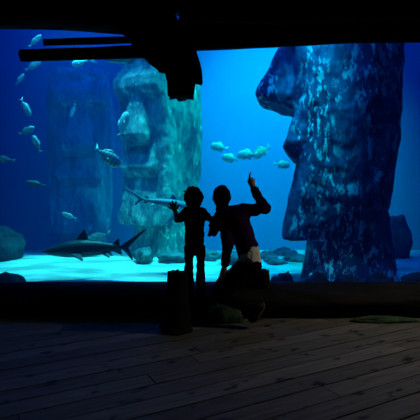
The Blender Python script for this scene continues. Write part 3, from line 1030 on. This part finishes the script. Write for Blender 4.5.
def child_clothes():
    f = Field(LO, HI, 0.007)
    f.cap(Q(188, 213, CY), Q(201.2, 213, CY), 0.050, 0.050, 0.03)
    f.cap(Q(194.5, 217, CY), Q(194.5, 247, CY), 0.086, 0.084, 0.03, sq=(1, 1.1, 1))
    f.cap(Q(187.5, 212.7, CY), Q(180.5, 217.5, CY - 0.013), 0.044, 0.039, 0.02)
    f.cap(Q(201.8, 212.7, CY), Q(207.0, 216.8, CY - 0.025), 0.044, 0.039, 0.02)
    f.ell(Q(194.4, 204.5, CY), (0.050, 0.05, 0.022), 0.01, sub=True)
    f.plane(P(194, 251, CY), (0, 0, -1))
    f.obj('shirt', M_tee, ch, rough=0.008, scale=14)['label'] = 'dark finely striped short sleeved shirt'
    f = Field(LO, HI, 0.007)
    f.cap(Q(190.6, 248.5, CY), Q(198.8, 248.5, CY), 0.060, 0.060, 0.01)
    for x0, x1, dy in ((189.3, 188.9, 0.0), (200.2, 200.6, 0.015)):
        f.cap(Q(x0, 250, CY), Q(x1, 262, CY), 0.048, 0.037, 0.004)
        f.cap(Q(x1, 262, CY), Q(x1, 274, CY + dy), 0.037, 0.040, 0.004)
        f.cap(Q(x1, 274, CY + dy), Q(x1, 318, CY + dy - 0.02), 0.041, 0.036, 0.004)
    f.plane(P(194, 320.5, CY), (0, 0, -1))
    f.plane(P(194, 245, CY), (0, 0, 1))
    f.obj('trousers', M_black, ch, rough=0.008, scale=12)
    for x1, dy in ((188.9, -0.02), (200.6, -0.005)):
        f = Field(LO, HI, 0.007)
        p = P(x1, 321, CY + dy)
        f.cap((p.x, p.y - 0.025, 0.044), (p.x, p.y + 0.115, 0.032), 0.040, 0.030, 0.015)
        f.cap((p.x, p.y - 0.015, 0.06), (p.x, p.y, 0.085), 0.036, 0.034, 0.015)
        f.plane((0, 0, 0.004), (0, 0, -1))
        f.obj('shoe', M_shoe, ch)
    f = Field(LO, HI, 0.006)                                              # bobbed curly hair
    f.ell(Q(193.2, 196.2, CY - 0.012), (0.079, 0.088, 0.084), 0.02)
    f.cap(Q(189.5, 199, CY - 0.03), Q(190, 203.5, CY - 0.03), 0.045, 0.036, 0.02)
    f.cap(Q(198, 199, CY - 0.03), Q(197.5, 203.0, CY - 0.03), 0.045, 0.036, 0.02)
    f.cap(Q(199, 197, CY - 0.03), Q(202.3, 196.8, CY - 0.04), 0.022, 0.012, 0.012)
    f.cap(Q(199, 200, CY - 0.03), Q(201.3, 200.0, CY - 0.04), 0.022, 0.012, 0.012)
    f.cap(Q(187, 192, CY - 0.03), Q(184.0, 191.0, CY - 0.04), 0.014, 0.009, 0.012)
    f.ell(Q(194.2, 203.5, CY + 0.09), (0.062, 0.075, 0.085), 0.01, sub=True)  # face left clear
    f.obj('hair', M_hair, ch, rough=0.012, scale=26)['label'] = 'dark tousled hair'
child_clothes()
tag(ch, 'small child standing with back to us, one open hand raised to the tank', 'person')

# ---- adult ----
AY = 3.88
ad = empty('person', (P(245, 325, AY).x, AY - 0.05, 0))
LO, HI = (-0.06, 3.35, -0.01), (0.60, 4.55, 1.36)
HIP_N, HIP_F = Q(249, 264, AY - 0.06), Q(250, 262, AY + 0.10)
KNEE_N, KNEE_F = Q(219, 295, AY - 0.02), Q(222, 284.5, 4.2)
ANK_N, ANK_F = Q(252.5, 309, AY - 0.10), Q(257, 281, 4.22)

def adult_body():
    f = Field(LO, HI, 0.0065)
    f.ell(Q(221.5, 195.8, AY), (0.068, 0.086, 0.086), 0.02)
    f.ell(Q(220.5, 201.5, AY + 0.025), (0.050, 0.065, 0.056), 0.03)
    f.cap(Q(219.8, 199.5, AY + 0.088), Q(219.4, 201.5, AY + 0.106), 0.012, 0.011, 0.012)
    f.ell(Q(217.2, 198.0, AY + 0.090), (0.013, 0.012, 0.008), 0.008, sub=True)
    f.ell(Q(223.4, 198.0, AY + 0.094), (0.013, 0.012, 0.008), 0.008, sub=True)
    f.ell(Q(219.8, 205.0, AY + 0.090), (0.022, 0.010, 0.005), 0.006, sub=True)
    for sx in (-1, 1):
        f.ell(Q(221.3 + sx * 7.9, 198, AY), (0.010, 0.020, 0.030), 0.01)
    f.cap(Q(221.8, 203, AY), Q(226, 213, AY - 0.02), 0.045, 0.050, 0.02)
    f.cap(Q(224, 217, AY - 0.02), Q(243, 211.5, AY - 0.02), 0.050, 0.050, 0.03)
    f.cap(Q(236.5, 221, AY - 0.02), Q(247, 247, AY), 0.092, 0.066, 0.03)
    f.cap(Q(247, 247, AY), Q(248.5, 266, AY + 0.02), 0.062, 0.050, 0.03)
    # legs: the far one kneels on the log, the near one reaches down to the floor on its toes
    f.cap(Q(249, 269, AY + 0.09), KNEE_F, 0.050, 0.044, 0.02)
    f.cap(KNEE_F, ANK_F, 0.048, 0.034, 0.015)
    f.cap(Q(260, 278, 4.24), Q(266, 285.5, 4.24), 0.032, 0.028, 0.015)
    f.cap(Q(248, 270, AY - 0.04), KNEE_N, 0.050, 0.046, 0.02)
    f.cap(KNEE_N, ANK_N, 0.050, 0.034, 0.015)
    f.cap(Q(255.5, 308, AY - 0.11), Q(252, 320, AY - 0.12), 0.032, 0.026, 0.015)
    # pointing arm
    f.cap(Q(243, 210.5, AY - 0.02), Q(264.8, 208.5, AY - 0.05), 0.046, 0.038, 0.02)
    f.cap(Q(264.8, 208.5, AY - 0.05), Q(253.4, 188, AY), 0.036, 0.024, 0.015)
    hy = AY + 0.005
    f.cap(Q(253.2, 187, hy), Q(251.2, 181.6, hy), 0.024, 0.030, 0.012, sq=(1, 1.25, 1))
    f.cap(Q(249.4, 180.5, hy), Q(249.6, 176.2, hy + 0.006), 0.0105, 0.0098, 0.005)      # index finger, up
    f.cap(Q(249.6, 176.2, hy + 0.006), Q(250.5, 172.4, hy + 0.008), 0.0098, 0.0075, 0.004)
    for k in range(3):                                                   # three curled fingers
        x = 251.2 + 1.25 * k
        f.cap(Q(x, 180.0 + 0.5 * k, hy + 0.005), Q(x + 0.1, 178.3 + 0.6 * k, hy + 0.035), 0.0105, 0.010, 0.005)
        f.cap(Q(x + 0.1, 178.3 + 0.6 * k, hy + 0.035), Q(x + 0.1, 181.5 + 0.5 * k, hy + 0.048), 0.0095, 0.0085, 0.005)
    f.cap(Q(249.6, 184, hy + 0.015), Q(248.3, 181, hy + 0.035), 0.011, 0.010, 0.005)      # thumb across them
    f.cap(Q(248.3, 181, hy + 0.035), Q(250.6, 179.4, hy + 0.047), 0.0095, 0.008, 0.005)
    # supporting arm, hand on the near thigh
    f.cap(Q(223.5, 217.5, AY - 0.03), Q(228.5, 243, AY - 0.11), 0.046, 0.038, 0.02)
    f.cap(Q(228.5, 243, AY - 0.11), Q(225.0, 265, AY - 0.09), 0.036, 0.024, 0.015)
    f.cap(Q(224.8, 266, AY - 0.09), Q(222.6, 273.5, AY - 0.05), 0.022, 0.026, 0.012)
    for k in range(4):
        b0 = Vector(Q(220.3 + 1.5 * k, 275.0 + 0.5 * abs(k - 1), AY - 0.05 - 0.004 * k))
        m0 = b0 + Vector((-0.012, -0.004, -0.026))
        f.cap(b0, m0, 0.0098, 0.009, 0.004)
        f.cap(m0, m0 + Vector((-0.012, 0.006, -0.022)), 0.009, 0.0075, 0.004)
    b0 = Vector(Q(226.0, 270, AY - 0.07))
    f.cap(b0, b0 + Vector((0.022, 0.0, -0.022)), 0.011, 0.0095, 0.004)
    f.cap(b0 + Vector((0.022, 0.0, -0.022)), b0 + Vector((0.026, 0.0, -0.045)), 0.0095, 0.008, 0.004)
    return f.obj('body', M_skin, ad)
adult_body()['label'] = 'bare head, neck and hands'

def adult_clothes():
    f = Field(LO, HI, 0.007)
    f.cap(Q(224, 217, AY - 0.02), Q(243.5, 211.7, AY - 0.02), 0.062, 0.062, 0.03)
    f.cap(Q(236.5, 221, AY - 0.02), Q(247, 247, AY), 0.116, 0.090, 0.03)
    f.cap(Q(247, 247, AY), Q(250.5, 262, AY + 0.02), 0.090, 0.098, 0.03)
    f.cap(Q(240, 211.0, AY - 0.02), Q(226, 213, AY - 0.02), 0.055, 0.055, 0.03)
    f.cap(Q(222.3, 207.5, AY - 0.01), Q(225.5, 212, AY - 0.02), 0.055, 0.062, 0.02)
    f.ell(Q(222.6, 203.2, AY), (0.050, 0.055, 0.026), 0.01, sub=True)
    cut2d(f, (262, 243), (236, 256.5), AY)
    f.cap(Q(243, 210.5, AY - 0.02), Q(264.8, 208.5, AY - 0.05), 0.058, 0.048, 0.02)
    f.cap(Q(264.8, 208.5, AY - 0.05), Q(254.0, 189.5, AY), 0.047, 0.035, 0.015)
    f.cap(Q(223.5, 217.5, AY - 0.03), Q(228.5, 243, AY - 0.11), 0.060, 0.050, 0.02)
    f.cap(Q(228.5, 243, AY - 0.11), Q(225.0, 263.5, AY - 0.09), 0.048, 0.036, 0.015)
    f.obj('sweater', M_purple, ad, rough=0.010, scale=13)['label'] = 'dark purple long sleeved sweater'
    f = Field(LO, HI, 0.007)
    f.cap(Q(246.5, 243, AY), Q(248, 250, AY), 0.080, 0.086, 0.02)
    f.cap(Q(248, 250, AY), Q(250.3, 264, AY + 0.02), 0.094, 0.100, 0.02)
    f.plane(P(245, 262.5, AY), (0, 0, -1))
    f.obj('undershirt', M_white, ad, rough=0.008, scale=14)['label'] = 'white shirt hem below the sweater'
    f = Field(LO, HI, 0.007)
    f.cap(Q(248, 262, AY), Q(250.5, 267, AY + 0.02), 0.094, 0.098, 0.03)
    f.cap(HIP_F, KNEE_F, 0.083, 0.062, 0.03)
    f.cap(KNEE_F, ANK_F, 0.058, 0.046, 0.012)
    f.cap(HIP_N, KNEE_N, 0.086, 0.064, 0.03)
    f.cap(KNEE_N, ANK_N, 0.062, 0.046, 0.012)
    cut2d(f, (266, 259.0), (236, 261.5), AY, keep_above=False)
    f.obj('trousers', M_black, ad, rough=0.008, scale=12)
    for a, b, c in ((Q(263.5, 273.5, 4.2), Q(264.5, 284, 4.2), Q(256, 278, 4.22)), (Q(258.5, 307, AY - 0.11), Q(252.5, 318.2, AY - 0.12), Q(253, 308.5, AY - 0.105))):
        f = Field(LO, HI, 0.007)
        f.cap(a, b, 0.044, 0.040, 0.02)
        f.cap(c, a, 0.046, 0.042, 0.02)
        sh = f.obj('shoe', M_shoe, ad)
        f = Field(LO, HI, 0.007)
        off = Vector((0.043, 0, 0.008))
        f.cap(Vector(a) + off, Vector(b) + off, 0.032, 0.030, 0.01, sq=(2.6, 1, 1))
        v = f.obj('sole', M_sole, sh)
        for vv in v.data.vertices:
            vv.co = vv.co + Vector(sh.location) - Vector(ad.location)
    f = Field(LO, HI, 0.006)
    f.ell(Q(221.6, 195.0, AY - 0.014), (0.074, 0.092, 0.086), 0.02)
    f.cap(Q(218.5, 201, AY - 0.03), Q(221.5, 207, AY - 0.03), 0.036, 0.030, 0.02)
    f.cap(Q(226, 199, AY - 0.03), Q(224.5, 206, AY - 0.03), 0.036, 0.030, 0.02)
    f.cap(Q(219.5, 206.5, AY - 0.02), Q(216.8, 210.0, AY - 0.02), 0.016, 0.008, 0.012)
    f.ell(Q(219.5, 203, AY + 0.095), (0.062, 0.075, 0.085), 0.01, sub=True)
    f.obj('hair', M_hair, ad, rough=0.006, scale=20)['label'] = 'dark smooth hair'
adult_clothes()
tag(ad, 'adult in a purple sweater kneeling on the log and pointing up at the tank', 'person')

# crumpled dark garment between the two
f = Field((-0.05, 3.6, 0.6), (0.2, 4.0, 1.1), 0.006)
GY = 3.80
f.cap(Q(214.5, 219, GY), Q(213.5, 232, GY), 0.036, 0.034, 0.02, sq=(1, 1.3, 1))
f.cap(Q(218.5, 215, GY), Q(217, 229, GY), 0.040, 0.036, 0.02, sq=(1, 1.3, 1))
f.cap(Q(211.8, 227, GY), Q(210.2, 235, GY), 0.022, 0.016, 0.02)
f.cap(Q(213.8, 231, GY), Q(213.4, 237.6, GY), 0.020, 0.010, 0.012)
f.cap(Q(217, 229, GY), Q(216.4, 234, GY), 0.020, 0.012, 0.012)
g = f.obj('garment', M_black, rough=0.016, scale=22, seed=3.0)
tag(g, 'dark crumpled garment held between the child and the kneeling adult', 'garment')
